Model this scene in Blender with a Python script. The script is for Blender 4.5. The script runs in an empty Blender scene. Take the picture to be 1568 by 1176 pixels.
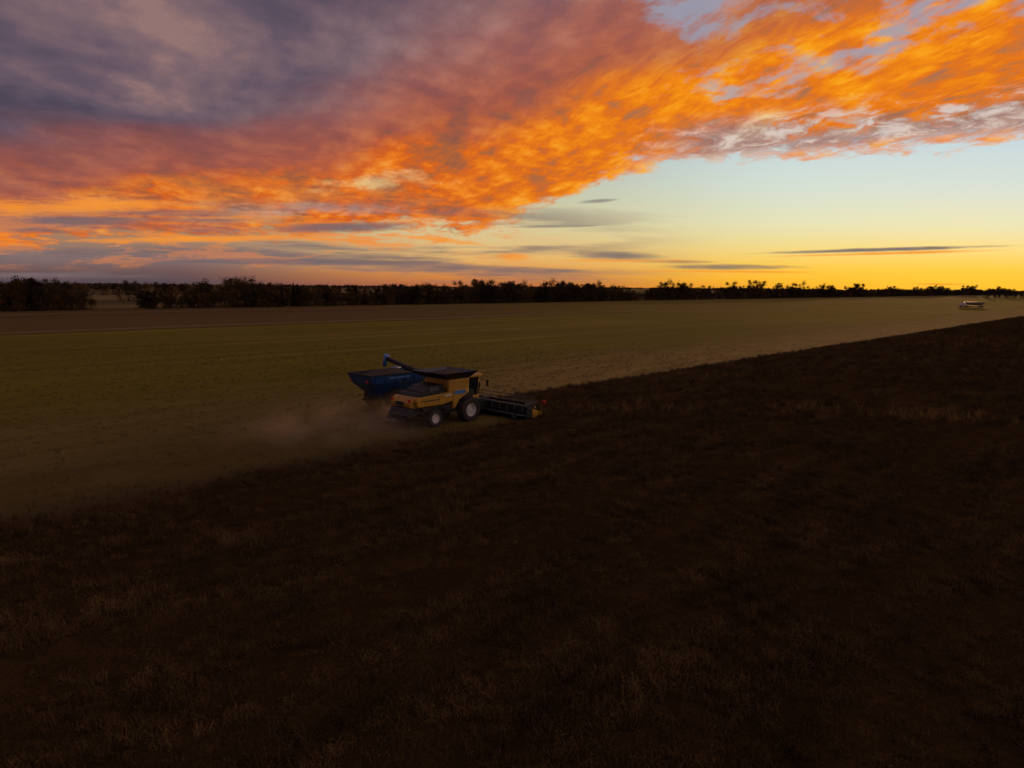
import bpy, math, random
import numpy as np
from mathutils import Matrix, Vector
random.seed(7); rng=np.random.default_rng(7)
scene=bpy.context.scene
col=scene.collection
def lin(c):
    c=c/255.0
    return c/12.92 if c<=0.04045 else ((c+0.055)/1.055)**2.4
def S(r,g,b): return (lin(r),lin(g),lin(b),1.0)

# ---------------------------------------------------------------- node maths helper
class G:
    def __init__(s,nt): s.nt=nt
    def node(s,t,**k):
        n=s.nt.nodes.new(t)
        for a,b in k.items(): setattr(n,a,b)
        return n
    def put(s,sock,v):
        if isinstance(v,V): s.nt.links.new(v.s,sock)
        elif isinstance(v,bpy.types.NodeSocket): s.nt.links.new(v,sock)
        else: sock.default_value=v
    def math(s,op,*a,clamp=False):
        n=s.node('ShaderNodeMath',operation=op); n.use_clamp=clamp
        for i,x in enumerate(a): s.put(n.inputs[i],x)
        return V(s,n.outputs[0])
    def sstep(s,x,a,b,to0=0.0,to1=1.0):
        n=s.node('ShaderNodeMapRange',interpolation_type='SMOOTHSTEP')
        s.put(n.inputs[0],x); n.inputs[1].default_value=a; n.inputs[2].default_value=b
        n.inputs[3].default_value=to0; n.inputs[4].default_value=to1
        return V(s,n.outputs[0])
    def comb(s,x,y,z):
        n=s.node('ShaderNodeCombineXYZ')
        for i,q in enumerate((x,y,z)): s.put(n.inputs[i],q)
        return V(s,n.outputs[0])
    def noise(s,vec,scale,detail=5,rough=0.55,dist=0.0,lac=2.0):
        n=s.node('ShaderNodeTexNoise')
        s.put(n.inputs['Vector'],vec)
        n.inputs['Scale'].default_value=scale; n.inputs['Detail'].default_value=detail
        n.inputs['Roughness'].default_value=rough; n.inputs['Distortion'].default_value=dist
        n.inputs['Lacunarity'].default_value=lac
        return V(s,n.outputs[0])
    def ramp(s,x,stops,interp='LINEAR'):
        n=s.node('ShaderNodeValToRGB'); cr=n.color_ramp; cr.interpolation=interp
        s.put(n.inputs[0],x)
        while len(cr.elements)<len(stops): cr.elements.new(0.5)
        for e,(p,c) in zip(cr.elements,stops): e.position=p
        for e,(p,c) in zip(cr.elements,stops): e.color=c
        return V(s,n.outputs[0])
    def mix(s,f,a,b,mode='MIX'):
        n=s.node('ShaderNodeMix',data_type='RGBA',blend_type=mode)
        s.put(n.inputs[0],f); s.put(n.inputs[6],a); s.put(n.inputs[7],b)
        return V(s,n.outputs[2])
    def curve(s,x,pts,lo,hi):
        t=(x-lo)*(1.0/(hi-lo))
        n=s.node('ShaderNodeFloatCurve'); s.put(n.inputs[1],t)
        c=n.mapping.curves[0]; P=[((a-lo)/(hi-lo),b) for a,b in pts]
        c.points[0].location=P[0]; c.points[1].location=P[-1]
        for p in P[1:-1]: c.points.new(*p)
        n.mapping.update()
        return V(s,n.outputs[0])
    def sep(s,v):
        n=s.node('ShaderNodeSeparateXYZ'); s.put(n.inputs[0],v)
        return [V(s,o) for o in n.outputs]
class V:
    def __init__(s,g,sock): s.g=g; s.s=sock
    def __add__(a,b): return a.g.math('ADD',a,b)
    def __radd__(a,b): return a.g.math('ADD',b,a)
    def __sub__(a,b): return a.g.math('SUBTRACT',a,b)
    def __rsub__(a,b): return a.g.math('SUBTRACT',b,a)
    def __mul__(a,b): return a.g.math('MULTIPLY',a,b)
    def __rmul__(a,b): return a.g.math('MULTIPLY',b,a)
    def __truediv__(a,b): return a.g.math('DIVIDE',a,b)

# ---------------------------------------------------------------- world: sunset sky
SUN_AZ=math.radians(32.5); SUN_EL=math.radians(1.8)
w=bpy.data.worlds.new("sky"); scene.world=w; w.use_nodes=True
nt=w.node_tree; nt.nodes.clear(); g=G(nt)
tc=g.node('ShaderNodeTexCoord')
dx,dy,dz=g.sep(tc.outputs['Generated'])
yy=g.math('MAXIMUM',dy,0.25)
u=dx/yy; v=g.math('MAXIMUM',dz/yy,0.0)
# perspective cloud-deck coordinates
den=g.math('MAXIMUM',dz,0.0)+0.16
qx=dx/den; qy=dy/den
al=qx*(-0.35)+qy*0.937; ac=qx*0.937+qy*0.35
P=g.comb(al*0.95,ac*1.15,0.0)
P2=g.comb(al*0.95-0.035,ac*1.15+0.065,0.0)
n1=g.noise(P,1.7,7,0.57,0.12)
n1b=g.noise(P2,1.7,4,0.57,0.12)
nl=g.noise(P,0.7,2,0.5,0.0)
nf=g.noise(P,8.0,5,0.66,0.4)
nr=g.noise(g.comb(al*0.8,ac*2.6,2.0),5.5,4,0.6,0.9)
ridge=1.0-g.math('ABSOLUTE',nr-0.5)*5.0
lit=(n1-n1b)*2.3+(nf-0.5)*0.55+(nl-0.5)*0.6+(ridge-0.45)*g.sstep(u,-0.3,0.4,0.06,0.24)+0.47
lit2=(nl-0.5)*1.5+(n1-0.5)*1.5+(n1-n1b)*1.0+(nf-0.5)*0.2+0.5
# edge of deck
e=g.curve(u,[(-1.0,0.055),(-0.7,0.055),(-0.45,0.062),(-0.16,0.078),(0.0,0.088),(0.06,0.110),(0.13,0.149),(0.28,0.172),(0.5,0.198),(0.69,0.215),(1.0,0.24)],-1.0,1.0)
dd=v-e
M=g.sstep(dd+(n1-0.5)*0.10+(nf-0.5)*0.07,-0.008,0.016)
wd=g.curve(u,[(-1.0,0.085),(-0.6,0.095),(-0.3,0.12),(-0.1,0.17),(0.1,0.19),(0.35,0.23),(0.7,0.32),(1.0,0.35)],-1.0,1.0)
rel=(dd+(nl-0.5)*0.20+(n1-0.5)*0.13)/wd
O=g.sstep(rel,0.6,1.15,1.0,0.0)
orange_l=g.ramp(lit,[(0.0,S(100,74,74)),(0.3,S(170,94,56)),(0.48,S(214,98,30)),(0.62,S(234,122,32)),(0.82,S(244,156,60)),(1.0,S(250,196,110))])
orange_r=g.ramp(lit,[(0.0,S(140,108,104)),(0.22,S(186,114,66)),(0.4,S(226,116,28)),(0.58,S(243,140,20)),(0.76,S(252,172,34)),(1.0,S(255,216,100))])
orange=g.mix(g.sstep(u,-0.2,0.25),orange_l,orange_r)
purple_l=g.ramp(lit2,[(0.0,S(66,62,78)),(0.35,S(82,74,90)),(0.6,S(102,86,100)),(0.85,S(126,102,108)),(1.0,S(148,116,114))])
purple_r=g.ramp(lit2,[(0.0,S(104,86,100)),(0.35,S(140,102,108)),(0.55,S(166,118,110)),(0.8,S(190,150,144)),(1.0,S(206,188,186))])
purple=g.mix(g.sstep(u,-0.35,0.3),purple_l,purple_r)
red=g.ramp(lit*0.5+lit2*0.5,[(0.0,S(108,72,78)),(0.45,S(158,86,72)),(0.75,S(190,104,70)),(1.0,S(212,132,94))])
mid=g.sstep(rel,0.45,0.9)*g.sstep(rel,1.0,1.8,1.0,0.0)
cloud=g.mix(O,purple,orange)
cloud=g.mix(mid*0.8,cloud,red)
# clear sky
cr=g.ramp(v*2.0,[(0.0,S(246,156,34)),(0.025,S(252,184,48)),(0.06,S(247,204,86)),(0.11,S(240,220,140)),(0.18,S(228,229,188)),(0.28,S(212,226,216)),(0.4,S(196,218,226)),(0.8,S(110,140,175)),(1.0,S(70,90,130))])
cm=g.ramp(v*2.0,[(0.0,S(190,106,62)),(0.03,S(224,142,68)),(0.08,S(232,184,112)),(0.15,S(220,202,152)),(0.24,S(200,202,172)),(0.36,S(180,190,190)),(0.5,S(130,160,185)),(1.0,S(70,90,130))])
cl=g.ramp(v*2.0,[(0.0,S(84,72,82)),(0.03,S(106,82,84)),(0.07,S(132,110,110)),(0.14,S(170,130,98)),(0.24,S(212,152,88)),(0.4,S(140,130,140)),(1.0,S(70,80,110))])
clear=g.mix(g.sstep(u,-0.5,-0.02),cl,cm)
clear=g.mix(g.sstep(u,0.0,0.42),clear,cr)
glow=g.math('EXPONENT',((u-0.63)*(u-0.63)*(-9.0))+(v*v*(-520.0)))
clear=g.mix(glow*0.7,clear,S(255,200,60))
sky=g.node('ShaderNodeTexSky',sky_type='NISHITA'); sky.sun_disc=False
sky.sun_elevation=SUN_EL; sky.sun_rotation=SUN_AZ
skys=g.mix(1.0,sky.outputs[0],(0.10,0.10,0.10,1),'MULTIPLY')
clear=g.mix(0.05,clear,skys)
nh=g.noise(P,3.1,6,0.66,0.3)
hole=g.sstep(nh+g.sstep(u,-0.1,0.3,-0.2,0.0)+g.sstep(rel,0.0,0.7,-0.05,0.03)+g.sstep(v,0.24,0.34,0.0,0.05),0.53,0.66)
holec=g.mix(g.sstep(v,0.18,0.34),S(200,186,168),S(148,160,180))
cloud=g.mix(hole*0.8,cloud,holec)
under=g.sstep(dd,-0.01,0.01)*g.sstep(dd,0.03,0.07,1.0,0.0)*g.sstep(u,0.12,0.3)*g.sstep(n1*0.6+nf*0.4,0.44,0.52)
cloud=g.mix(under*0.85,cloud,g.ramp(nf,[(0.35,S(118,106,118)),(0.5,S(170,150,144)),(0.62,S(212,206,200))]))
out=g.mix(M,clear,cloud)
nb=g.noise(g.comb(u*6.0,v*44.0,0.0),1.0,6,0.7,0.2)
nb2=g.noise(g.comb(u*2.2,v*34.0,3.7),1.0,5,0.62,0.2)
def blob(u0,v0,lu,lv,slope,k=0.9):
    a=(u-u0)*(1.0/lu); b=(v-v0-(u-u0)*slope)*(1.0/lv)
    return g.sstep(1.0-a*a-b*b+(nb-0.5)*k*2.6,0.0,1.1)
gap=(n1-0.5)*4.0
def soft(u0,v0,lu,lv,slope):
    a=(u-u0)*(1.0/lu); b=(v-v0-(u-u0)*slope)*(1.0/lv)
    return g.sstep(0.8-a*a-b*b-gap+(nf-0.5)*2.0,0.0,1.3)
out=g.mix(soft(-0.36,0.128,0.36,0.030,0.02)*0.75,out,g.ramp(lit,[(0.3,S(220,124,52)),(0.7,S(240,164,78))]))
out=g.mix(soft(-0.19,0.140,0.13,0.018,0.02)*0.85,out,S(226,196,136))
out=g.mix(soft(-0.52,0.100,0.32,0.022,-0.03)*0.7,out,S(230,152,80))
out=g.mix(soft(-0.26,0.103,0.17,0.013,0.0)*0.7,out,S(180,160,148))
band=g.sstep(nb2,0.44,0.58)*g.sstep(v,0.0,0.012)*g.sstep(v,0.085,0.125,1.0,0.0)*g.sstep(u,-0.05,0.3,1.0,0.0)
out=g.mix(band*0.8,out,g.ramp(nb,[(0.25,S(92,84,94)),(0.75,S(140,118,116))]))
band2=g.sstep(nb,0.49,0.58)*g.sstep(v,0.015,0.035)*g.sstep(v,0.10,0.16,1.0,0.0)*g.sstep(u,-0.2,0.1,1.0,0.0)*g.sstep(nb2,0.36,0.5,1.0,0.45)
out=g.mix(band2*0.85,out,S(242,138,50))
DK=S(106,96,104)
for (a,b,c,d,s,k) in [(-0.23,0.079,0.12,0.0085,0.03,.85),(-0.58,0.086,0.12,0.008,0.0,.7),(0.06,0.083,0.075,0.0030,0.02,.7),
                      (0.145,0.043,0.085,0.0080,-0.03,.8),(0.29,0.029,0.12,0.005,0.0,.8),(0.0,0.024,0.16,0.005,-0.03,.7),
                      (-0.3,0.032,0.26,0.005,0.0,.6),(0.52,0.055,0.22,0.0034,0.036,.9),(0.115,0.117,0.035,0.0034,0.08,.65),(0.22,0.036,0.07,0.0035,0.0,.7)]:
    out=g.mix(blob(a,b,c,d,s,0.8)*k,out,DK)
for (a,b,c,d,s,k) in [(0.54,0.0505,0.20,0.0024,0.036,.85),(0.0,0.041,0.03,0.006,0.0,.8),(-0.42,0.062,0.24,0.006,0.02,.9),(-0.1,0.063,0.08,0.004,-0.1,.7),
                      (-0.60,0.102,0.18,0.012,0.05,.8),(0.16,0.037,0.12,0.0028,0.0,.8),(0.30,0.023,0.16,0.0022,0.0,.8),(0.60,0.008,0.05,0.0012,0.0,1.0)]:
    out=g.mix(blob(a,b,c,d,s,0.8)*k,out,S(248,150,48))
bg=g.node('ShaderNodeBackground'); g.put(bg.inputs[0],out); bg.inputs[1].default_value=1.0
wo=g.node('ShaderNodeOutputWorld'); nt.links.new(bg.outputs[0],wo.inputs[0])
w.cycles.sampling_method='NONE'

# ---------------------------------------------------------------- frame of the field (s along rows, t to the right)
OX,OY=-4.9,60.9
HX,HY=0.68,0.733
def W(s,t,z=0.0): return (OX+s*HX+t*HY, OY+s*HY-t*HX, z)
HEAD=math.atan2(HY,HX)

def newmat(name):
    m=bpy.data.materials.new(name); m.use_nodes=True; m.node_tree.nodes.clear()
    g=G(m.node_tree); b=g.node('ShaderNodeBsdfPrincipled'); o=g.node('ShaderNodeOutputMaterial')
    m.node_tree.links.new(b.outputs[0],o.inputs[0]); return m,g,b,o
def ST(g):
    geo=g.node('ShaderNodeNewGeometry'); x,y,z=g.sep(geo.outputs['Position'])
    s=(x-OX)*HX+(y-OY)*HY; t=(x-OX)*HY-(y-OY)*HX
    return geo,s,t,z
def simple(name,c,rough=0.6,metal=0.0,var=0.35,scale=3.0,dust=0.25,coat=0.0):
    m,g,b,o=newmat(name)
    tcn=g.node('ShaderNodeTexCoord')
    n=g.noise(tcn.outputs['Object'],scale,6,0.65)
    dk=tuple(x*(1-var) for x in c[:3])+(1,)
    cc=g.mix(g.sstep(n,0.3,0.7),dk,c)
    n2=g.noise(tcn.outputs['Object'],scale*0.5,4,0.6)
    cc=g.mix(g.sstep(n2,0.4,0.75)*dust,cc,(0.11,0.075,0.045,1))
    g.put(b.inputs['Base Color'],cc); g.put(b.inputs['Roughness'],g.sstep(n,0.2,0.8,rough*0.8,min(1,rough*1.25)))
    b.inputs['Metallic'].default_value=metal
    b.inputs['Coat Weight'].default_value=coat
    return m

# ground
m_ground,g,b,o=newmat("ground_fields")
geo,s,t,z=ST(g)
pos=geo.outputs['Position']
sv=g.comb(s*0.25,t*1.0,0.0)
nbig=g.noise(pos,0.012,4,0.5); nmed=g.noise(sv,0.35,5,0.6); nfine=g.noise(pos,2.5,5,0.7)
nrow=g.noise(g.comb(s*0.02,t*1.0,0.0),0.22,4,0.6)
stub=g.ramp(nmed*0.6+nfine*0.4,[(0.3,(0.080,0.062,0.014,1)),(0.5,(0.130,0.098,0.023,1)),(0.7,(0.19,0.142,0.038,1))])
green=g.ramp(nrow*0.5+nbig*0.5,[(0.35,(0.086,0.080,0.006,1)),(0.55,(0.140,0.116,0.010,1)),(0.7,(0.19,0.15,0.018,1))])
c=g.mix(g.sstep(t+(nbig-0.5)*30.0,-16.0,-45.0),stub,green)
sand=g.ramp(nmed*0.5+nfine*0.5,[(0.3,(0.18,0.12,0.036,1)),(0.7,(0.31,0.21,0.07,1))])
c=g.mix(g.sstep(t+(nmed-0.5)*12.0,-34.0,-8.0)*g.sstep(s,-6.0,16.0)*g.sstep(s,90.0,300.0,0.75,0.3),c,sand)
c=g.mix(g.sstep(nrow,0.52,0.68)*g.sstep(t,-25.0,-50.0)*0.45,c,(0.24,0.17,0.045,1))
brown=g.ramp(nrow*0.6+nmed*0.4,[(0.3,(0.065,0.038,0.014,1)),(0.7,(0.125,0.074,0.030,1))])
tw=t+(nbig-0.5)*22.0
c=g.mix(g.sstep(tw,-139.0,-146.0)*g.sstep(s,120.0,330.0,1.0,0.2),c,brown)
c=g.mix(g.sstep(g.math('ABSOLUTE',tw+143.0),2.2,1.0)*0.6,c,(0.012,0.009,0.005,1))
c=g.mix(g.sstep(g.math('ABSOLUTE',tw+150.0),4.5,2.0)*0.35,c,(0.25,0.17,0.08,1))
c=g.mix(g.sstep(g.math('ABSOLUTE',tw+262.0),9.0,3.0)*0.4,c,(0.22,0.14,0.06,1))
far=g.ramp(g.noise(g.comb(s*0.2,t*1.0,0.0),0.006,3,0.6),[(0.35,(0.04,0.036,0.018,1)),(0.5,(0.09,0.068,0.027,1)),(0.62,(0.20,0.14,0.07,1))])
c=g.mix(g.sstep(t,-300.0,-340.0),c,far)
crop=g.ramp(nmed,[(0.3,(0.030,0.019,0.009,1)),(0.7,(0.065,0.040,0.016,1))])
# dark crop colour mixed into the freshly cut swath, fading out from the standing crop
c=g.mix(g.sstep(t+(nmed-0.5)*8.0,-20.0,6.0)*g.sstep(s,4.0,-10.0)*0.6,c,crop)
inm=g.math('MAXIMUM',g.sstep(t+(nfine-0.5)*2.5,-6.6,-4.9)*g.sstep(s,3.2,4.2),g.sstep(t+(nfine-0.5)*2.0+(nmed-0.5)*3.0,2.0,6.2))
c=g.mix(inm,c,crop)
g.put(b.inputs['Base Color'],c); b.inputs['Roughness'].default_value=1.0; b.inputs['Specular IOR Level'].default_value=0.05
g.put(b.inputs['Sheen Weight'],g.sstep(inm,0.0,1.0,0.05,0.01)); b.inputs['Sheen Roughness'].default_value=0.45; b.inputs['Sheen Tint'].default_value=(0.95,0.72,0.13,1)
bm_=g.node('ShaderNodeBump'); bm_.inputs['Strength'].default_value=0.9; bm_.inputs['Distance'].default_value=0.15
g.put(bm_.inputs['Height'],nfine); m_ground.node_tree.links.new(bm_.outputs[0],b.inputs['Normal'])

def mk(name,verts,faces,mat=None,parent=None,smooth=False,bevel=0.0):
    me=bpy.data.meshes.new(name); me.from_pydata([tuple(map(float,p)) for p in verts],[],faces); me.update()
    ob=bpy.data.objects.new(name,me); col.objects.link(ob)
    if mat: me.materials.append(mat)
    if parent: ob.parent=parent
    if smooth:
        for p in me.polygons: p.use_smooth=True
    if bevel>0:
        md=ob.modifiers.new("bevel",'BEVEL'); md.width=bevel; md.segments=2; md.limit_method='ANGLE'
    return ob
def gridmesh(name,X,Y,Z,mat,keep=None,smooth=True):
    ny,nx=X.shape
    vs=np.stack([X.ravel(),Y.ravel(),Z.ravel()],1)
    i=np.arange(nx-1)[None,:]+np.arange(ny-1)[:,None]*nx
    f=np.stack([i,i+1,i+nx+1,i+nx],-1).reshape(-1,4)
    if keep is not None: f=f[keep.reshape(-1)]
    me=bpy.data.meshes.new(name)
    me.vertices.add(len(vs)); me.vertices.foreach_set('co',vs.ravel().astype(np.float32))
    me.loops.add(f.size); me.loops.foreach_set('vertex_index',f.ravel().astype(np.int32))
    me.polygons.add(len(f)); me.polygons.foreach_set('loop_start',np.arange(0,f.size,4,dtype=np.int32))
    me.polygons.foreach_set('loop_total',np.full(len(f),4,dtype=np.int32))
    if smooth: me.polygons.foreach_set('use_smooth',np.ones(len(f),dtype=bool))
    me.update(); me.validate(); me.materials.append(mat)
    ob=bpy.data.objects.new(name,me); col.objects.link(ob); return ob
xs=np.concatenate([-np.geomspace(14000,150,40),np.linspace(-140,140,29),np.geomspace(150,14000,40)])
ys=np.concatenate([-np.geomspace(3000,100,8),np.linspace(-60,300,37),np.geomspace(320,16000,50)])
X,Y=np.meshgrid(xs,ys)
def ground_z(x,y):
    R=np.hypot(x,y)
    return np.where(R>2500,(R-2500)/14000*4.0*(np.sin(x/1500+y/2500)*0.6+0.7),0.0)
gridmesh("ground",X,Y,ground_z(X,Y),m_ground)

def vnoise(x,y,seed=0):
    r=np.random.default_rng(seed).random((256,256))
    xi=np.floor(x).astype(int); yi=np.floor(y).astype(int); fx=x-xi; fy=y-yi
    fx=fx*fx*(3-2*fx); fy=fy*fy*(3-2*fy)
    a=r[xi%256,yi%256]; b_=r[(xi+1)%256,yi%256]; c_=r[xi%256,(yi+1)%256]; d_=r[(xi+1)%256,(yi+1)%256]
    return (a*(1-fx)+b_*fx)*(1-fy)+(c_*(1-fx)+d_*fx)*fy
# ---------------------------------------------------------------- standing crop canopy
EB=5.4
m_crop,g,b,o=newmat("standing_crop")
geo,s,t,z=ST(g)
n_a=g.noise(geo.outputs['Position'],0.9,6,0.7); n_b=g.noise(g.comb(s*0.3,t,0.0),0.12,4,0.6); n_c=g.noise(geo.outputs['Position'],7.0,4,0.7)
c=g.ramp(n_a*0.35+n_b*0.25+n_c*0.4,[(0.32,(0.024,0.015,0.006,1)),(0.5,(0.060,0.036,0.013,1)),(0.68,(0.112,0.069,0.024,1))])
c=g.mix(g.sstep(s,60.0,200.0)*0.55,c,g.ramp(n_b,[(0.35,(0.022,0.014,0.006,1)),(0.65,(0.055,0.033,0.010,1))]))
g.put(b.inputs['Base Color'],c); b.inputs['Roughness'].default_value=1.0; b.inputs['Specular IOR Level'].default_value=0.0
bb=g.node('ShaderNodeBump'); bb.inputs['Distance'].default_value=0.3; g.put(bb.inputs['Height'],n_c)
m_crop.node_tree.links.new(bb.outputs[0],b.inputs['Normal'])
sa=np.concatenate([np.arange(-80,95,0.45),np.geomspace(95.5,900,160)])
ta=np.concatenate([np.arange(-5.35,95,0.45),np.geomspace(95.5,620,80)])
T_,S_=np.meshgrid(ta,sa)
Xc=OX+S_*HX+T_*HY; Yc=OY+S_*HY-T_*HX
amp=np.clip(1.0-(np.hypot(Xc,Yc)-90)/120.0,0.12,1.0)
Zc=0.26+amp*(0.20*(vnoise(Xc/1.1,Yc/1.1,1)-0.5)+0.28*(vnoise(S_/6,T_/1.6,2)-0.5)+0.08*(rng.random(Xc.shape)-0.5))
edge=np.where(S_<3.6,EB,-5.35)
edge=edge+1.3*(vnoise(S_/1.3,S_*0+3.3,5)-0.5)+0.8*(vnoise(S_/7,S_*0+1.3,6)-0.5)
inside=T_>edge
ramp_=np.clip((T_-edge)/3.0,0.0,1.0)
Zc=np.where(inside,Zc*(0.1+0.9*ramp_),-0.12)
keep=inside[:-1,:-1]|inside[1:,:-1]|inside[:-1,1:]|inside[1:,1:]
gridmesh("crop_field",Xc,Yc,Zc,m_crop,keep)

def tuft_mesh(name,mat,nb,h,rad,wd,seed,leaf=False):
    r=random.Random(seed); vs=[];fs=[]
    for i in range(nb):
        a=r.random()*6.283; q=rad*math.sqrt(r.random()); bx,by=q*math.cos(a),q*math.sin(a)
        hh=h*(0.55+0.6*r.random()); la=r.random()*6.283; ln=(0.15+0.45*r.random())*hh
        tx,ty=bx+ln*math.cos(la),by+ln*math.sin(la)
        pa=r.random()*3.14; ox,oy=wd*math.cos(pa),wd*math.sin(pa)
        mx,my=bx+(tx-bx)*0.35,by+(ty-by)*0.35
        k=len(vs)
        vs+=[(bx-ox*.5,by-oy*.5,0),(bx+ox*.5,by+oy*.5,0),(mx+ox*.6,my+oy*.6,hh*.6),(mx-ox*.6,my-oy*.6,hh*.6),(tx,ty,hh)]
        fs+=[(k,k+1,k+2,k+3),(k+3,k+2,k+4)]
        if leaf:
            for j in range(2):
                f=0.4+0.6*r.random(); px,py,pz=bx+(tx-bx)*f,by+(ty-by)*f,hh*f
                e1=Vector((r.uniform(-1,1),r.uniform(-1,1),r.uniform(-.3,.9))).normalized()*0.08*r.uniform(.6,1.3)
                e2=Vector((r.uniform(-1,1),r.uniform(-1,1),r.uniform(-.6,.6))).normalized()*0.022
                k=len(vs); p=Vector((px,py,pz)); vs+=[p,p+e1+e2*.5,p+e1*1.6,p+e1-e2*.5]; fs+=[(k,k+1,k+2,k+3)]
    me=bpy.data.meshes.new(name); me.from_pydata([tuple(p) for p in vs],[],fs); me.materials.append(mat)
    return bpy.data.objects.new(name,me)
def plantmat(name,stops,wr=0.22):
    m,g,b,o=newmat(name)
    oi=g.node('ShaderNodeObjectInfo'); geo,s,t,z=ST(g)
    n=g.noise(g.comb(s*0.28,t,0.0),0.55,4,0.65)
    f=n*(1-wr)+V(g,oi.outputs['Random'])*wr
    g.put(b.inputs['Base Color'],g.ramp(f,stops)); b.inputs['Roughness'].default_value=0.9
    b.inputs['Specular IOR Level'].default_value=0.08
    return m
m_tuft=plantmat("dry_crop_stems",[(0.30,(0.040,0.025,0.010,1)),(0.5,(0.098,0.060,0.022,1)),(0.70,(0.190,0.118,0.044,1))],0.14)
m_straw=plantmat("straw",[(0.28,(0.09,0.07,0.022,1)),(0.72,(0.22,0.17,0.055,1))])
m_weed=plantmat("pale_weeds",[(0.28,(0.20,0.125,0.035,1)),(0.72,(0.40,0.25,0.08,1))])
def scatter(name,pts,scales,protos,ztilt=0.12):
    cc=bpy.data.collections.new(name+"_parts")
    for p in protos: cc.objects.link(p)
    me=bpy.data.meshes.new(name); me.vertices.add(len(pts)); me.vertices.foreach_set('co',np.asarray(pts,dtype=np.float32).ravel())
    at=me.attributes.new("sc",'FLOAT','POINT'); at.data.foreach_set('value',np.asarray(scales,dtype=np.float32))
    me.update()
    ob=bpy.data.objects.new(name,me); col.objects.link(ob)
    ng=bpy.data.node_groups.new(name+"_gn",'GeometryNodeTree')
    ng.interface.new_socket("Geometry",in_out='INPUT',socket_type='NodeSocketGeometry')
    ng.interface.new_socket("Geometry",in_out='OUTPUT',socket_type='NodeSocketGeometry')
    N=ng.nodes.new; L=ng.links.new
    gi=N('NodeGroupInput'); go=N('NodeGroupOutput'); iop=N('GeometryNodeInstanceOnPoints')
    ci=N('GeometryNodeCollectionInfo'); ci.inputs['Collection'].default_value=cc
    ci.inputs['Separate Children'].default_value=True; ci.inputs['Reset Children'].default_value=True
    L(gi.outputs[0],iop.inputs['Points']); L(ci.outputs[0],iop.inputs['Instance'])
    iop.inputs['Pick Instance'].default_value=True
    ri=N('FunctionNodeRandomValue'); ri.data_type='INT'
    ri.inputs[4].default_value=0; ri.inputs[5].default_value=len(protos)-1
    L(ri.outputs[2],iop.inputs['Instance Index'])
    rr=N('FunctionNodeRandomValue'); rr.data_type='FLOAT_VECTOR'
    rr.inputs[0].default_value=(-ztilt,-ztilt,0); rr.inputs[1].default_value=(ztilt,ztilt,6.283)
    L(rr.outputs[0],iop.inputs['Rotation'])
    na=N('GeometryNodeInputNamedAttribute'); na.data_type='FLOAT'; na.inputs[0].default_value="sc"
    L(na.outputs[0],iop.inputs['Scale'])
    L(iop.outputs[0],go.inputs[0])
    md=ob.modifiers.new("scatter",'NODES'); md.node_group=ng
    return ob
def st_of(x,y): return (x-OX)*HX+(y-OY)*HY,(x-OX)*HY-(y-OY)*HX
def wedge(n,y0,y1,k=0.78,m=10):
    y=rng.uniform(y0,y1,n); x=rng.uniform(-1,1,n)*(k*y1+m)
    ok=np.abs(x)<k*y+m; return x[ok],y[ok]
PX=[];PY=[];PS=[]
for (n,y0,y1,sc) in [(60000,8,60,1.0),(44000,60,150,1.35),(46000,150,300,1.75),(26000,300,560,2.3)]:
    x,y=wedge(n,y0,y1); s0,t0=st_of(x,y)
    ed=np.where(s0<3.8,EB-0.3,-5.3)+0.9*(vnoise(s0/1.1,s0*0+8.1,9)-0.5)
    dist=t0-ed
    ok=(dist>0)|((dist>-2.5)&(s0<2.5)&(rng.random(len(x))<0.3+dist*0.1))
    x,y,s0,t0,dist=x[ok],y[ok],s0[ok],t0[ok],dist[ok]
    dens=vnoise(x/1.6,y/0.9,11)*0.35+vnoise(s0/5,t0/1.3,12)*0.55+vnoise(s0/40,t0/9,13)*0.3
    ok=rng.random(len(x))<np.clip(dens*1.5-0.15,0.15,1)
    x,y,dens,dist=x[ok],y[ok],dens[ok],dist[ok]
    PX.append(x);PY.append(y);PS.append(sc*(0.42+0.55*dens)*rng.uniform(0.75,1.2,len(x))*np.clip(0.55+dist/5.0,0.35,1.0)*(1.0 if sc<1.6 else 0.8))
x=np.concatenate(PX);y=np.concatenate(PY);ss=np.concatenate(PS)
pt=np.stack([x,y,np.full_like(x,0.02)],1)
scatter("crop_plants",pt,ss,[tuft_mesh("crop_tuft",m_tuft,24,0.62,0.28,0.024,k,True) for k in range(5)],0.25)
x,y=wedge(34000,30,150); s0,t0=st_of(x,y)
ok=~np.where(s0<4.2,t0>5.2,t0>-5.5)
ok&=rng.random(len(x))<np.clip((150-y)/80.0,0,1)
x,y,s0,t0=x[ok],y[ok],s0[ok],t0[ok]
ok=np.abs(((t0*1.0)%0.75)-0.37)<0.28
x,y=x[ok],y[ok]
scatter("field_stubble",np.stack([x,y,x*0],1),rng.uniform(.6,1.3,len(x)),[tuft_mesh("stubble_tuft",m_straw,10,0.17,0.3,0.03,40+k) for k in range(3)],0.1)
wp=[];wsz=[]
for (cx,cy,rx,ry,n) in [(38,62,5,2.2,90),(27,64,4,1.5,30),(113,165,26,20,120),(95,140,16,9,60),(10,64,5,2.5,26),(24,90,6,3,14),(60,110,14,5,30)]:
    for i in range(n):
        wp.append((cx+rng.normal()*rx*.6,cy+rng.normal()*ry*.6,0.1)); wsz.append(rng.uniform(.6,1.3))
scatter("weed_patch",np.array(wp),wsz,[tuft_mesh("weed_tuft",m_weed,9,0.85,0.22,0.018,70+k,False) for k in range(3)],0.25)

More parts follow.
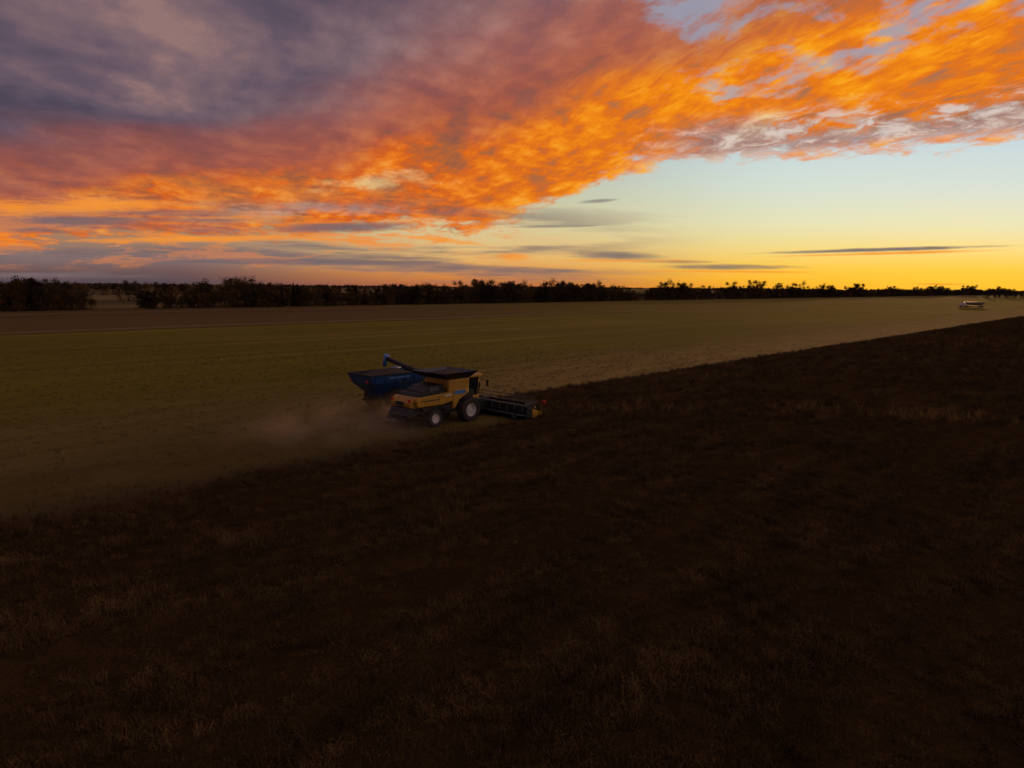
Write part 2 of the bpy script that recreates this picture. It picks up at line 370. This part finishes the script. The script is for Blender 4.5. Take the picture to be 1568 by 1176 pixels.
# ---------------------------------------------------------------- trees
m_bark=simple("bark",(0.03,0.022,0.016,1),0.9)
def treemat(name,stops):
    m,g,b,o=newmat(name)
    oi=g.node('ShaderNodeObjectInfo')
    f=V(g,oi.outputs['Random'])
    g.put(b.inputs['Base Color'],g.ramp(f,stops)); b.inputs['Roughness'].default_value=0.9; b.inputs['Specular IOR Level'].default_value=0.1
    return m
m_leaf=treemat("autumn_foliage",[(0.1,(0.026,0.020,0.010,1)),(0.5,(0.055,0.037,0.013,1)),(0.9,(0.12,0.06,0.016,1))])
m_spruce=treemat("spruce_needles",[(0.25,(0.012,0.015,0.009,1)),(0.75,(0.026,0.032,0.014,1))])
def tree(name,kind,seed,H):
    r=random.Random(seed); vs=[];fs=[];mi=[]
    def limb(p0,p1,r0,r1):
        d=(p1-p0).normalized(); a=d.orthogonal().normalized(); c_=d.cross(a); k=len(vs)
        for p,q in ((p0,r0),(p1,r1)):
            for j in range(5):
                an=j*6.283/5; vs.append(p+a*q*math.cos(an)+c_*q*math.sin(an))
        for j in range(5): fs.append((k+j,k+(j+1)%5,k+5+(j+1)%5,k+5+j)); mi.append(0)
    def leaf(p,sz):
        a=Vector((r.uniform(-1,1),r.uniform(-1,1),r.uniform(-1,1))).normalized(); b_=a.orthogonal().normalized()
        k=len(vs); vs.extend([p-a*sz-b_*sz*.5,p+a*sz-b_*sz*.5,p+a*sz*.8+b_*sz*.7,p-a*sz*.7+b_*sz*.5]); fs.append((k,k+1,k+2,k+3)); mi.append(1)
    if kind=='spruce':
        limb(Vector((0,0,0)),Vector((0,0,H)),0.22,0.03)
        z=H*0.08
        while z<H*0.98:
            rr=(1-z/H)**0.85*H*0.17*(0.75+0.5*r.random())+0.1
            for j in range(9):
                a=r.random()*6.283; e_=Vector((rr*math.cos(a),rr*math.sin(a),-rr*0.25))
                for q in range(7):
                    f=r.random(); leaf(Vector((0,0,z))+e_*f+Vector((0,0,r.uniform(-.15,.15))),0.16+0.18*(1-z/H))
            z+=0.32
    else:
        lean=Vector((r.uniform(-.4,.4),r.uniform(-.4,.4),0))
        top=Vector((0,0,H*0.8))+lean
        limb(Vector((0,0,0)),top*0.5,0.24,0.15); limb(top*0.5,top,0.15,0.04)
        W_=H*r.uniform(.22,.34)
        nl=r.randint(12,17)
        for i in range(nl):
            f=r.uniform(0.22,1.0); b0=top*f; a=r.random()*6.283
            L_=W_*(1.15-0.55*f)*r.uniform(.6,1.25)
            e_=b0+Vector((math.cos(a)*L_,math.sin(a)*L_,L_*r.uniform(.5,1.3)))
            limb(b0,e_,0.07,0.02)
            nlv=int((70 if kind=='leafy' else 22)*r.uniform(.5,1.4)); cr_=H*r.uniform(.07,.13)
            for q in range(nlv):
                p=e_+Vector((r.gauss(0,1),r.gauss(0,1),r.gauss(0,.8)))*cr_*.6
                leaf(p,r.uniform(.12,.3))
            for q in range(6):
                d=Vector((r.uniform(-1,1),r.uniform(-1,1),r.uniform(.1,1.3)))*L_*.5
                m0=b0.lerp(e_,r.uniform(.4,1)); limb(m0,m0+d,0.025,0.008)
        for q in range(160):
            a=r.random()*6.283; d=r.random()*W_*1.3; leaf(Vector((math.cos(a)*d,math.sin(a)*d,r.random()**1.4*H*.4)),r.uniform(.15,.34))
    me=bpy.data.meshes.new(name); me.from_pydata([tuple(p) for p in vs],[],fs)
    me.materials.append(m_bark); me.materials.append(m_spruce if kind=='spruce' else m_leaf)
    me.polygons.foreach_set('material_index',mi); me.update()
    return bpy.data.objects.new(name,me)
decid=[tree("poplar_%d"%k,'leafy' if k<5 else 'bare',100+k,11.0) for k in range(8)]
spr=[tree("spruce_%d"%k,'spruce',200+k,12.0) for k in range(3)]
pts=[];sc=[];sp=[];ssc=[]
def addt(s_,t_,k,spruce=False):
    p=W(s_,t_,0); p=(p[0],p[1],float(ground_z(np.array(p[0]),np.array(p[1])))-0.3)
    (sp if spruce else pts).append(p); (ssc if spruce else sc).append(k)
s_=-330
while s_<2600:
    step=2.6 if s_<500 else 4.5
    h1=float(vnoise(np.array([s_/45.0]),np.array([0.5]),21)[0]); h2=float(vnoise(np.array([s_/11.0]),np.array([4.5]),24)[0])
    hgt=0.50+0.55*h1+0.50*h2*h2
    if s_<60: hgt*=0.9
    if s_>500: hgt*=0.8+0.9*h2*h2*h1
    pres=float(vnoise(np.array([s_/60.0]),np.array([7.5]),22)[0])
    gapz=(62<s_<84)
    if not gapz:
        dens_=0.85 if pres>0.2 else 0.4
        for r_ in range(5):
            if random.random()<dens_:
                addt(s_+random.uniform(-3,3),-294-5*r_+random.uniform(-3,3)-18*float(vnoise(np.array([s_/150.]),np.array([2.5]),23)[0]),hgt*random.choice((.55,.7,.8,.9,1.0,1.3)))
    s_+=step
for c_ in [(140,-302),(148,-306),(156,-303),(206,-306),(240,-308)]:
    for i in range(3): addt(c_[0]+random.uniform(-7,7),c_[1]+random.uniform(-5,5),random.uniform(.85,1.1),True)
for i in range(170):
    t0=-random.uniform(400,3200); s0=random.uniform(-1800,5000); L_=random.uniform(30,260)
    for j in range(int(L_/6)): addt(s0+j*6+random.uniform(-4,4),t0+random.uniform(-8,8),random.uniform(.6,1.25))
for i in range(70):
    s0=random.uniform(1100,4000); t0=random.uniform(-200,900); L_=random.uniform(20,140)
    for j in range(int(L_/5)):
        for q in range(2): addt(s0+random.uniform(-14,14),t0+j*5+random.uniform(-4,4),random.uniform(.4,1.0))
scatter("distant_tree_line",np.array(pts),sc,decid,0.04)
scatter("spruce_trees",np.array(sp),ssc,spr,0.02)

# ---------------------------------------------------------------- vehicle part helpers
def box(name,x0,x1,y0,y1,z0,z1,mat,par,bev=0.03):
    vs=[(x,y,z) for x in (x0,x1) for y in (y0,y1) for z in (z0,z1)]
    return mk(name,vs,[(0,1,3,2),(4,6,7,5),(0,4,5,1),(2,3,7,6),(0,2,6,4),(1,5,7,3)],mat,par,bevel=bev)
def prism(name,prof,y0,y1,mat,par,bev=0.03):
    n=len(prof); vs=[(x,y0,z) for x,z in prof]+[(x,y1,z) for x,z in prof]
    fs=[tuple(range(n)),tuple(range(2*n-1,n-1,-1))]+[(i,i+n,(i+1)%n+n,(i+1)%n) for i in range(n)]
    return mk(name,vs,fs,mat,par,bevel=bev)
def loft(name,rings,mat,par,bev=0.02,capb=True,capt=False):
    n=len(rings[0]); vs=[p for r in rings for p in r]; fs=[]
    for k in range(len(rings)-1):
        for i in range(n): fs.append((k*n+i,k*n+(i+1)%n,(k+1)*n+(i+1)%n,(k+1)*n+i))
    if capb: fs.append(tuple(range(n-1,-1,-1)))
    if capt: fs.append(tuple((len(rings)-1)*n+i for i in range(n)))
    return mk(name,vs,fs,mat,par,bevel=bev)
def rect(x0,x1,y0,y1,z): return [(x0,y0,z),(x1,y0,z),(x1,y1,z),(x0,y1,z)]
def tube(name,p0,p1,r0,mat,par,n=12,r1=None):
    p0=Vector(p0);p1=Vector(p1); r1=r0 if r1 is None else r1
    d=(p1-p0).normalized(); a=d.orthogonal().normalized(); c_=d.cross(a); vs=[]
    for p,q in ((p0,r0),(p1,r1)):
        for j in range(n):
            an=j*2*math.pi/n; vs.append(p+a*q*math.cos(an)+c_*q*math.sin(an))
    fs=[(j,(j+1)%n,n+(j+1)%n,n+j) for j in range(n)]+[tuple(range(n-1,-1,-1)),tuple(range(n,2*n))]
    ob=mk(name,vs,fs,mat,par)
    for p in ob.data.polygons: p.use_smooth=len(p.vertices)==4
    return ob
def wheel(name,x,y,R_,wd,par,mt,mr,side=-1,lugs=True):
    rr=R_*0.55; n=36
    prof=[(rr,-wd*.42),(R_*.8,-wd*.5),(R_*.95,-wd*.47),(R_,-wd*.36),(R_,wd*.36),(R_*.95,wd*.47),(R_*.8,wd*.5),(rr,wd*.42)]
    vs=[];fs=[];m_=len(prof)
    for j in range(n):
        a=j*2*math.pi/n
        for (q,yy_) in prof: vs.append((x+q*math.cos(a),y+yy_,R_+q*math.sin(a)))
    for j in range(n):
        for k in range(m_-1): fs.append((j*m_+k,j*m_+k+1,((j+1)%n)*m_+k+1,((j+1)%n)*m_+k))
    if lugs:
        for j in range(22):
            a=j*2*math.pi/22
            for sd in (-1,1):
                k=len(vs)
                for q in (R_*.97,R_*1.035):
                    for (da,yy_) in ((0,0.02*sd),(0.07,0.02*sd),(0.2,wd*.46*sd),(0.13,wd*.46*sd)):
                        an=a+da+(0.14 if sd>0 else 0); vs.append((x+q*math.cos(an),y+yy_,R_+q*math.sin(an)))
                fs+=[(k+4,k+5,k+6,k+7),(k,k+1,k+5,k+4),(k+1,k+2,k+6,k+5),(k+2,k+3,k+7,k+6),(k+3,k,k+4,k+7)]
    mk(name+"_tyre",vs,fs,mt,par)
    pr=[(rr*1.02,-wd*.44),(rr*.96,-wd*.40),(rr*.85,-wd*.12),(rr*.35,-wd*.10),(rr*.32,-wd*.24),(0.001,-wd*.24)]
    for sd in (-1,1):
        vs=[];fs=[];m_=len(pr)
        for j in range(28):
            a=j*2*math.pi/28
            for (q,yy_) in pr: vs.append((x+q*math.cos(a),y+(-yy_ if sd>0 else yy_),R_+q*math.sin(a)))
        for j in range(28):
            for k in range(m_-1): fs.append((j*m_+k,j*m_+k+1,((j+1)%28)*m_+k+1,((j+1)%28)*m_+k))
        mk(name+"_rim",vs,fs,mr,par)
def empty(name,loc,rz):
    e=bpy.data.objects.new(name,None); col.objects.link(e); e.location=loc; e.rotation_euler=(0,0,rz); return e

m_yel=simple("combine_yellow_paint",(0.50,0.26,0.013,1),0.45,0,0.3,1.5,0.4,0.1)
m_blk=simple("black_steel",(0.018,0.018,0.02,1),0.5,0.2,0.4,2,0.15)
m_gry=simple("grey_steel",(0.12,0.12,0.13,1),0.5,0.6,0.4,3,0.3)
m_tyre=simple("tyre_rubber",(0.018,0.017,0.016,1),0.85,0,0.3,4,0.45)
m_rim=simple("wheel_rim_pale",(0.62,0.60,0.56,1),0.45,0,0.2,3,0.2)
m_rimb=simple("wheel_rim_dark",(0.05,0.06,0.08,1),0.45,0,0.15,3,0.2)
m_blue=simple("cart_blue_paint",(0.012,0.072,0.22,1),0.4,0,0.3,1.2,0.2,0.2)
m_lblue=simple("light_blue_paint",(0.06,0.20,0.45,1),0.35,0,0.15,1.2,0.1,0.3)
m_glass=simple("cab_glass",(0.012,0.014,0.016,1),0.08,0,0.1,1,0.05)
m_wht=simple("white_paint",(0.6,0.6,0.6,1),0.4,0,0.1,3,0.1)
m_red=simple("red_reflector",(0.6,0.02,0.01,1),0.3,0,0.1,3,0.0)
m_org=simple("orange_marker",(0.8,0.14,0.01,1),0.4,0,0.1,3,0.0)
m_grain=simple("grain",(0.06,0.04,0.02,1),0.9,0,0.4,6,0.2)

# ---------------------------------------------------------------- combine harvester
C=empty("combine_harvester",(OX,OY,0),HEAD)
for sd in (-1,1):
    wheel("front_wheel",0,1.62*sd,1.02,0.85,C,m_tyre,m_rim)
    wheel("rear_wheel",-3.75,1.5*sd,0.72,0.55,C,m_tyre,m_rim)
tube("front_axle",(0,-1.5,1.02),(0,1.5,1.02),0.22,m_blk,C)
tube("rear_axle",(-3.75,-1.4,0.72),(-3.75,1.4,0.72),0.14,m_blk,C)
box("rear_axle_beam",-3.95,-3.55,-0.5,0.5,0.75,1.3,m_blk,C)
prism("separator_body",[(0.9,1.2),(1.0,2.6),(-1.0,3.0),(-5.1,2.80),(-5.6,2.3),(-5.3,1.3),(-4.5,1.0),(-2.0,0.85),(0.3,1.0)],-1.22,1.22,m_blk,C)
for sd in (-1,1):
    a,b_=(1.26*sd,1.62*sd)
    y0,y1=min(a,b_),max(a,b_)
    prism("rear_side_shield",[(-1.75,2.70),(-5.35,2.52),(-5.62,2.3),(-5.5,1.75),(-3.0,1.72),(-1.75,1.9)],y0,y1,m_yel,C,0.09)
    prism("mid_side_shield",[(-1.70,2.86),(-0.2,2.9),(0.15,2.5),(-0.3,2.25),(-1.0,1.95),(-1.35,1.4),(-1.70,1.2)],y0,y1,m_yel,C,0.09)
    yo=1.625*sd
    def decal(nm,x0,x1,z0,z1,mt): box(nm,x0,x1,min(yo,yo+.006*sd),max(yo,yo+.006*sd),z0,z1,mt,C,0)
    decal("blue_decal",-1.6,-0.35,2.45,2.75,m_lblue)
    decal("white_decal",-2.6,-1.85,2.42,2.52,m_wht)
    decal("dark_slot",-5.2,-3.2,2.18,2.25,m_blk)
    decal("panel_gap",-3.3,-3.26,1.75,2.5,m_blk)
    prism("lower_guard",[(-1.9,1.66),(-5.0,1.66),(-4.9,1.45),(-4.6,1.3),(-4.5,1.3),(-3.0,1.62),(-2.6,1.0),(-1.9,1.0)],min(1.24*sd,1.5*sd),max(1.24*sd,1.5*sd),m_blk,C,0.03)
prism("straw_hood",[(-5.0,2.62),(-5.62,2.5),(-6.05,2.1),(-6.0,1.75),(-5.3,1.6)],-1.24,1.24,m_yel,C,0.08)
prism("straw_chopper",[(-5.1,1.6),(-6.0,1.7),(-6.35,1.1),(-6.1,0.9),(-5.0,1.1)],-1.15,1.15,m_blk,C,0.04)
for yy_ in (-0.6,0.6): tube("spreader_disc",(-6.3,yy_,0.85),(-6.3,yy_,0.97),0.5,m_blk,C,18)
for sd in (-1,1):
    box("tail_light",-6.02,-5.9,sd*1.1-.12,sd*1.1+.12,2.2,2.42,m_red,C,0.01)
box("rear_plate",-6.09,-6.06,-0.5,0.5,1.85,2.2,m_blk,C,0)
prism("engine_deck",[(-2.4,2.8),(-2.4,3.35),(-3.9,3.25),(-4.6,2.9),(-4.6,2.75)],-1.1,1.1,m_blk,C,0.1)
box("cooling_screen",-3.9,-2.9,-1.16,-1.11,2.86,3.2,m_gry,C,0.01)
tube("exhaust",(-2.9,0.7,3.3),(-2.9,0.7,4.0),0.08,m_gry,C)
for i in range(5):
    x_=-2.6-0.6*i; tube("rail_post",(x_,1.28,2.75),(x_,1.28,3.55),0.02,m_blk,C,6)
tube("handrail",(-2.6,1.28,3.55),(-5.0,1.28,3.55),0.02,m_blk,C,6)
for i in range(5): tube("ladder_rung",(-5.68,-0.95,1.3+0.28*i),(-5.68,-1.3,1.3+0.28*i),0.02,m_gry,C,6)
prism("grain_tank",[(0.2,2.6),(0.25,3.7),(-2.1,3.7),(-2.1,2.6)],-1.5,1.5,m_yel,C,0.08)
loft("tank_extension",[rect(-2.1,0.2,-1.45,1.45,3.71),rect(-3.2,0.85,-2.05,2.05,4.3)],m_blk,C,0,False)
loft("tank_extension_inner",[rect(-2.05,0.15,-1.4,1.4,3.73),rect(-3.15,0.80,-2.0,2.0,4.3)],m_gry,C,0,False)
mk("tank_grain",[(-2.7,-1.7,4.0),(0.5,-1.7,4.0),(0.5,1.7,4.0),(-2.7,1.7,4.0),(-1.1,0,4.4)],[(0,1,4),(1,2,4),(2,3,4),(3,0,4)],m_grain,C)
loft("cab_glass",[rect(0.45,1.75,-0.85,0.85,2.0),rect(0.4,2.15,-0.95,0.95,2.8),rect(0.4,2.0,-0.92,0.92,3.6)],m_glass,C,0.05,True,True)
loft("cab_roof",[rect(0.25,2.25,-1.05,1.05,3.58),rect(0.2,2.35,-1.1,1.1,3.72),rect(0.3,2.15,-0.95,0.95,3.9)],m_yel,C,0.05,True,True)
for (x_,y_) in ((0.42,0.94),(0.42,-0.94),(1.95,0.93),(1.95,-0.93)): tube("cab_pillar",(x_*0.9,y_*0.95,2.0),(x_,y_,3.6),0.05,m_yel,C,8)
box("cab_base",0.3,1.9,-1.0,1.0,1.75,2.02,m_yel,C,0.05)
box("cab_platform",0.5,1.6,0.98,2.0,1.85,1.92,m_blk,C,0.01)
for sd in (-1,1):
    tube("mirror_arm",(1.9,0.95*sd,3.4),(2.3,1.6*sd,3.3),0.025,m_blk,C,6)
    box("mirror",2.26,2.34,min(1.5*sd,1.75*sd),max(1.5*sd,1.75*sd),2.8,3.3,m_blk,C,0.02)
    for q in (0.35,0.7): box("work_light",2.3,2.38,sd*q-.1,sd*q+.1,3.66,3.78,m_wht,C,0.01)
tube("beacon",(0.5,0.8,3.85),(0.5,0.8,4.05),0.07,m_org,C,10)
tube("gps_dome",(1.2,0,3.9),(1.2,0,4.0),0.14,m_wht,C,14)
for i in range(4): tube("cab_ladder_rung",(1.1,2.0,0.6+0.35*i),(1.5,2.0,0.6+0.35*i),0.025,m_blk,C,6)
prism("feeder_house",[(0.6,1.2),(0.6,2.0),(1.1,2.0),(3.2,1.15),(3.2,0.45),(2.9,0.4)],-0.75,0.75,m_blk,C,0.04)
HW=5.35
prism("header_back_frame",[(3.15,0.35),(3.2,1.25),(3.35,1.3),(3.42,0.4)],-HW,HW,m_blk,C,0.02)
tube("header_top_beam",(3.25,-HW,1.32),(3.25,HW,1.32),0.09,m_gry,C)
for i in range(12):
    y_=-5.0+i*10/11; tube("header_frame_post",(3.12,y_,0.4),(3.16,y_,1.3),0.045,m_gry,C,6)
tube("header_lower_beam",(3.1,-HW,0.5),(3.1,HW,0.5),0.07,m_gry,C)
prism("header_deck",[(3.4,0.42),(3.4,0.5),(4.55,0.24),(4.6,0.16)],-HW,HW,m_blk,C,0.0)
box("cutter_bar",4.58,4.72,-HW,HW,0.14,0.2,m_gry,C,0.0)
gv=[];gf=[]
for i in range(120):
    y_=-HW+0.05+i*(2*HW-.1)/119; k=len(gv); gv+=[(4.7,y_-.025,.15),(4.7,y_+.025,.15),(4.86,y_,.18),(4.7,y_,.21)]; gf+=[(k,k+1,k+2),(k+1,k+3,k+2),(k+3,k,k+2)]
mk("cutter_guards",gv,gf,m_gry,C)
for seg in ((-5.1,-0.1),(0.1,5.1)):
    tube("reel_tube",(4.35,seg[0],1.35),(4.35,seg[1],1.35),0.11,m_blk,C)
    for k in range(6):
        a=k*math.pi/3+0.3; cx,cz=4.35+0.6*math.cos(a),1.35+0.6*math.sin(a)
        tube("reel_bat",(cx,seg[0],cz),(cx,seg[1],cz),0.04,m_gry,C,6)
        tv=[];tf=[]
        for j in range(34):
            y_=seg[0]+0.07+j*4.85/33; q=len(tv)
            tv+=[(cx-.01,y_,cz),(cx+.015,y_+.012,cz),(cx-.05,y_,cz-.26)]; tf.append((q,q+1,q+2))
        mk("reel_tines",tv,tf,m_gry,C)
        for y_ in (seg[0]+.02,(seg[0]+seg[1])/2,seg[1]-.02):
            tube("reel_spoke",(4.35,y_,1.35),(cx,y_,cz),0.03,m_gry,C,6)
for y_ in (-5.2,0.0,5.2):
    prism("reel_arm",[(3.2,1.3),(3.2,1.55),(4.4,1.5),(4.4,1.3)],y_-.05,y_+.05,m_gry,C,0.01)
for sd in (-1,1):
    ya,yb=min(HW*sd,(HW+.12)*sd),max(HW*sd,(HW+.12)*sd)
    prism("end_panel",[(3.15,0.3),(3.2,1.25),(3.5,1.3),(3.9,0.95),(4.6,0.75),(4.7,0.2)],ya,yb,m_blk,C,0.02)
    loft("crop_divider",[[(3.9,ya-.04,0.25),(3.9,yb+.04,0.25),(3.9,yb+.04,1.05),(3.9,ya-.04,1.05)],[(5.3,(ya+yb)/2-.03,0.35),(5.3,(ya+yb)/2+.03,0.35),(5.3,(ya+yb)/2+.03,.55),(5.3,(ya+yb)/2-.03,.55)]],m_yel,C,0.02,True,True)
    tube("marker_arm",(3.5,HW*sd,1.3),(5.0,(HW+.5)*sd,1.55),0.025,m_blk,C,6)
    box("red_marker",4.95,5.05,min((HW+.3)*sd,(HW+.65)*sd),max((HW+.3)*sd,(HW+.65)*sd),1.4,1.7,m_red,C,0.01)
    wheel("gauge_wheel",3.0,4.2*sd,0.3,0.2,C,m_tyre,m_gry,lugs=False)
A0=Vector((-0.9,1.5,3.35)); A1=Vector((-1.15,8.2,4.75))
tube("unload_auger_elbow",(-0.9,1.2,2.8),tuple(A0),0.26,m_blk,C,14)
tube("unload_auger_tube",tuple(A0),tuple(A1),0.21,m_blk,C,16)
tube("unload_auger_boot",(A1.x,A1.y-.1,A1.z+.32),(A1.x,A1.y+.25,A1.z-.75),0.26,m_lblue,C,14,0.2)
tube("auger_strut",(-0.95,1.6,3.9),(A0+(A1-A0)*.35+Vector((0,0,.2))),0.05,m_blk,C,8)

# ---------------------------------------------------------------- grain cart
K=empty("grain_cart",(-11.7,66.2,0),HEAD)
loft("hopper",[rect(-1.2,1.5,-0.6,0.6,0.95),rect(-2.9,3.2,-1.7,1.7,2.6),rect(-3.15,3.4,-1.82,1.82,3.4)],m_blue,K,0.02,True,False)
loft("hopper_inner",[rect(-2.8,3.1,-1.62,1.62,2.6),rect(-3.1,3.35,-1.77,1.77,3.4)],m_blk,K,0,False)
for (x0,x1,y0,y1) in ((-3.22,3.47,-1.9,-1.8),(-3.22,3.47,1.8,1.9),(-3.22,-3.12,-1.8,1.8),(3.37,3.47,-1.8,1.8)):
    box("hopper_rim",x0,x1,y0,y1,3.34,3.46,m_blk,K,0.02)
vs=[(-2.9,-1.65,2.95),(3.2,-1.65,2.95),(3.2,1.65,2.95),(-2.9,1.65,2.95),(-1.2,0,3.7),(1.2,0,3.65)]
mk("grain_heap",vs,[(0,1,5,4),(1,2,5),(2,3,4,5),(3,0,4)],m_grain,K)
for i in range(6):
    x_=-2.6+i*1.12
    for sd in (-1,1): prism("hopper_rib",[(x_-.04,2.65),(x_+.04,2.65),(x_+.04,3.34),(x_-.04,3.34)],min(1.7*sd,1.87*sd),max(1.7*sd,1.87*sd),m_blue,K,0)
box("frame_rail",-2.4,4.2,-0.75,-0.55,0.85,1.1,m_blk,K); box("frame_rail",-2.4,4.2,0.55,0.75,0.85,1.1,m_blk,K)
prism("tongue",[(3.2,0.85),(3.2,1.1),(5.4,0.7),(5.4,0.5)],-0.18,0.18,m_blk,K)
for sd in (-1,1):
    wheel("cart_wheel",-0.3,1.6*sd,1.02,0.85,K,m_tyre,m_rimb)
    prism("axle_support",[(-0.9,1.0),(-0.3,2.3),(0.3,2.3),(0.9,1.0)],min(.8*sd,1.0*sd),max(.8*sd,1.0*sd),m_blk,K)
tube("cart_axle",(-0.3,-1.4,1.02),(-0.3,1.4,1.02),.15,m_blk,K)
tube("cart_auger_lower",(3.1,1.1,0.9),(3.5,1.9,3.4),0.24,m_blue,K,14)
tube("cart_auger_upper_folded",(3.5,1.9,3.5),(-0.2,2.15,3.0),0.22,m_blue,K,14)
box("tail_lamp",-3.23,-3.18,-1.4,-1.1,2.75,2.95,m_red,K,0); box("tail_lamp",-3.23,-3.18,1.1,1.4,2.75,2.95,m_red,K,0)
box("cart_logo",-1.2,1.2,-1.84,-1.835,2.95,3.15,m_lblue,K,0)

# ---------------------------------------------------------------- tractor ahead of the cart
T=empty("tractor",W(0,0,0),HEAD)
kx=-11.7+8.2*HX; ky=66.2+8.2*HY; T.location=(kx,ky,0)
for sd in (-1,1):
    wheel("rear_wheel",-1.0,1.2*sd,0.98,0.6,T,m_tyre,m_rim); wheel("front_wheel",1.9,1.05*sd,0.75,0.5,T,m_tyre,m_rim)
    prism("fender",[(-2.0,1.7),(-1.6,2.1),(-0.6,2.15),(0.0,1.8),(0.0,1.7)],min(.8*sd,1.5*sd),max(.8*sd,1.5*sd),m_blue,T)
prism("hood",[(0.3,1.1),(0.3,2.0),(2.4,1.9),(2.9,1.6),(2.9,1.0)],-0.45,0.45,m_blue,T,0.1)
box("tractor_frame",-1.5,2.6,-0.35,0.35,0.7,1.15,m_blk,T)
loft("tractor_cab_glass",[rect(-1.5,0.3,-.75,.75,1.5),rect(-1.5,0.35,-.8,.8,2.7)],m_glass,T,0.04,True,True)
loft("tractor_cab_roof",[rect(-1.65,.5,-.88,.88,2.68),rect(-1.6,.45,-.85,.85,2.92)],m_lblue,T,0.05,True,True)
for (x_,y_) in ((-1.5,.8),(-1.5,-.8),(.33,.8),(.33,-.8)): tube("cab_pillar",(x_,y_*.95,1.5),(x_,y_,2.7),.05,m_blk,T,8)
tube("tractor_axle",(-1,-1.1,.98),(-1,1.1,.98),.18,m_blk,T); tube("tractor_front_axle",(1.9,-1,.75),(1.9,1,.75),.12,m_blk,T)
tube("exhaust",(.5,.55,1.8),(.5,.55,2.9),.06,m_blk,T)

# ---------------------------------------------------------------- grain truck far right
B=empty("grain_truck",(318,497,0),math.radians(172))
for x_ in (-7,-5.8,1.8,3.0,6.0):
    for sd in (-1,1): wheel("truck_wheel",x_,1.05*sd,0.5,0.35,B,m_tyre,m_gry,lugs=False)
loft("trailer_hopper",[rect(-6.5,1.5,-0.8,0.8,1.2),rect(-8.2,2.6,-1.27,1.27,1.9),rect(-8.2,2.6,-1.27,1.27,3.4)],m_gry,B,0.03,True,True)
loft("truck_cab",[rect(3.4,5.6,-1.2,1.2,0.8),rect(3.4,5.6,-1.2,1.2,2.0),rect(3.5,5.2,-1.1,1.1,3.2)],m_wht,B,0.08,True,True)
prism("truck_bonnet",[(5.6,.7),(5.6,2.0),(7.1,1.8),(7.2,.7)],-1.0,1.0,m_wht,B,0.08)
box("truck_frame",-8,6.8,-.4,.4,.75,1.0,m_blk,B)
box("windscreen",5.2,5.5,-1.0,1.0,2.1,2.9,m_glass,B,0.0)

# ---------------------------------------------------------------- dust
def dust(name,loc,rad,dens,seed):
    me=bpy.data.meshes.new(name)
    import bmesh
    bm=bmesh.new(); bmesh.ops.create_icosphere(bm,subdivisions=3,radius=1.0); bm.to_mesh(me); bm.free()
    ob=bpy.data.objects.new(name,me); col.objects.link(ob); ob.location=loc; ob.scale=rad; ob.rotation_euler=(0,0,HEAD)
    m=bpy.data.materials.new(name); m.use_nodes=True; m.node_tree.nodes.clear(); g=G(m.node_tree)
    tc=g.node('ShaderNodeTexCoord'); x,y,z=g.sep(tc.outputs['Object'])
    r2=x*x+y*y+z*z
    fall=g.sstep(r2,0.0,1.0,1.0,0.0)
    n=g.noise(g.comb(x*rad[0]*.35+seed,y*rad[1]*.35,z*rad[2]*.6),1.0,3,0.6)
    d=fall*fall*g.sstep(n,0.35,0.7)*dens
    pv=g.node('ShaderNodeVolumePrincipled'); pv.inputs['Color'].default_value=(0.88,0.68,0.44,1); pv.inputs['Anisotropy'].default_value=0.35
    g.put(pv.inputs['Density'],d)
    o=g.node('ShaderNodeOutputMaterial'); m.node_tree.links.new(pv.outputs[0],o.inputs['Volume'])
    me.materials.append(m); return ob
dust("dust_cloud",W(-2.4,-3.0,0.3),(4.2,3.0,1.4),3.6,1.0)
dust("dust_cloud",W(-10.0,-2.0,0.4),(13.0,9.0,2.6),0.13,5.0)

# ---------------------------------------------------------------- sun
sl=bpy.data.lights.new("sun",'SUN'); sl.energy=1.0; sl.angle=math.radians(0.5); sl.color=(1.0,0.52,0.18)
so=bpy.data.objects.new("sun",sl); col.objects.link(so)
dirv=Vector((math.sin(SUN_AZ)*math.cos(SUN_EL),math.cos(SUN_AZ)*math.cos(SUN_EL),math.sin(SUN_EL)))
so.rotation_euler=dirv.to_track_quat('Z','Y').to_euler()

# ---------------------------------------------------------------- camera
cd=bpy.data.cameras.new("camera"); cd.lens=25.0; cd.sensor_width=36; cd.clip_end=40000; cd.clip_start=0.5
co=bpy.data.objects.new("camera",cd); col.objects.link(co)
Mx=Matrix.Translation((0,0,11.4))@Matrix.Rotation(math.radians(90-7.8),4,'X')@Matrix.Rotation(math.radians(0.45),4,'Z')
co.matrix_world=Mx
scene.camera=co
scene.view_settings.view_transform='Standard'
scene.view_settings.look='None'
scene.view_settings.exposure=0
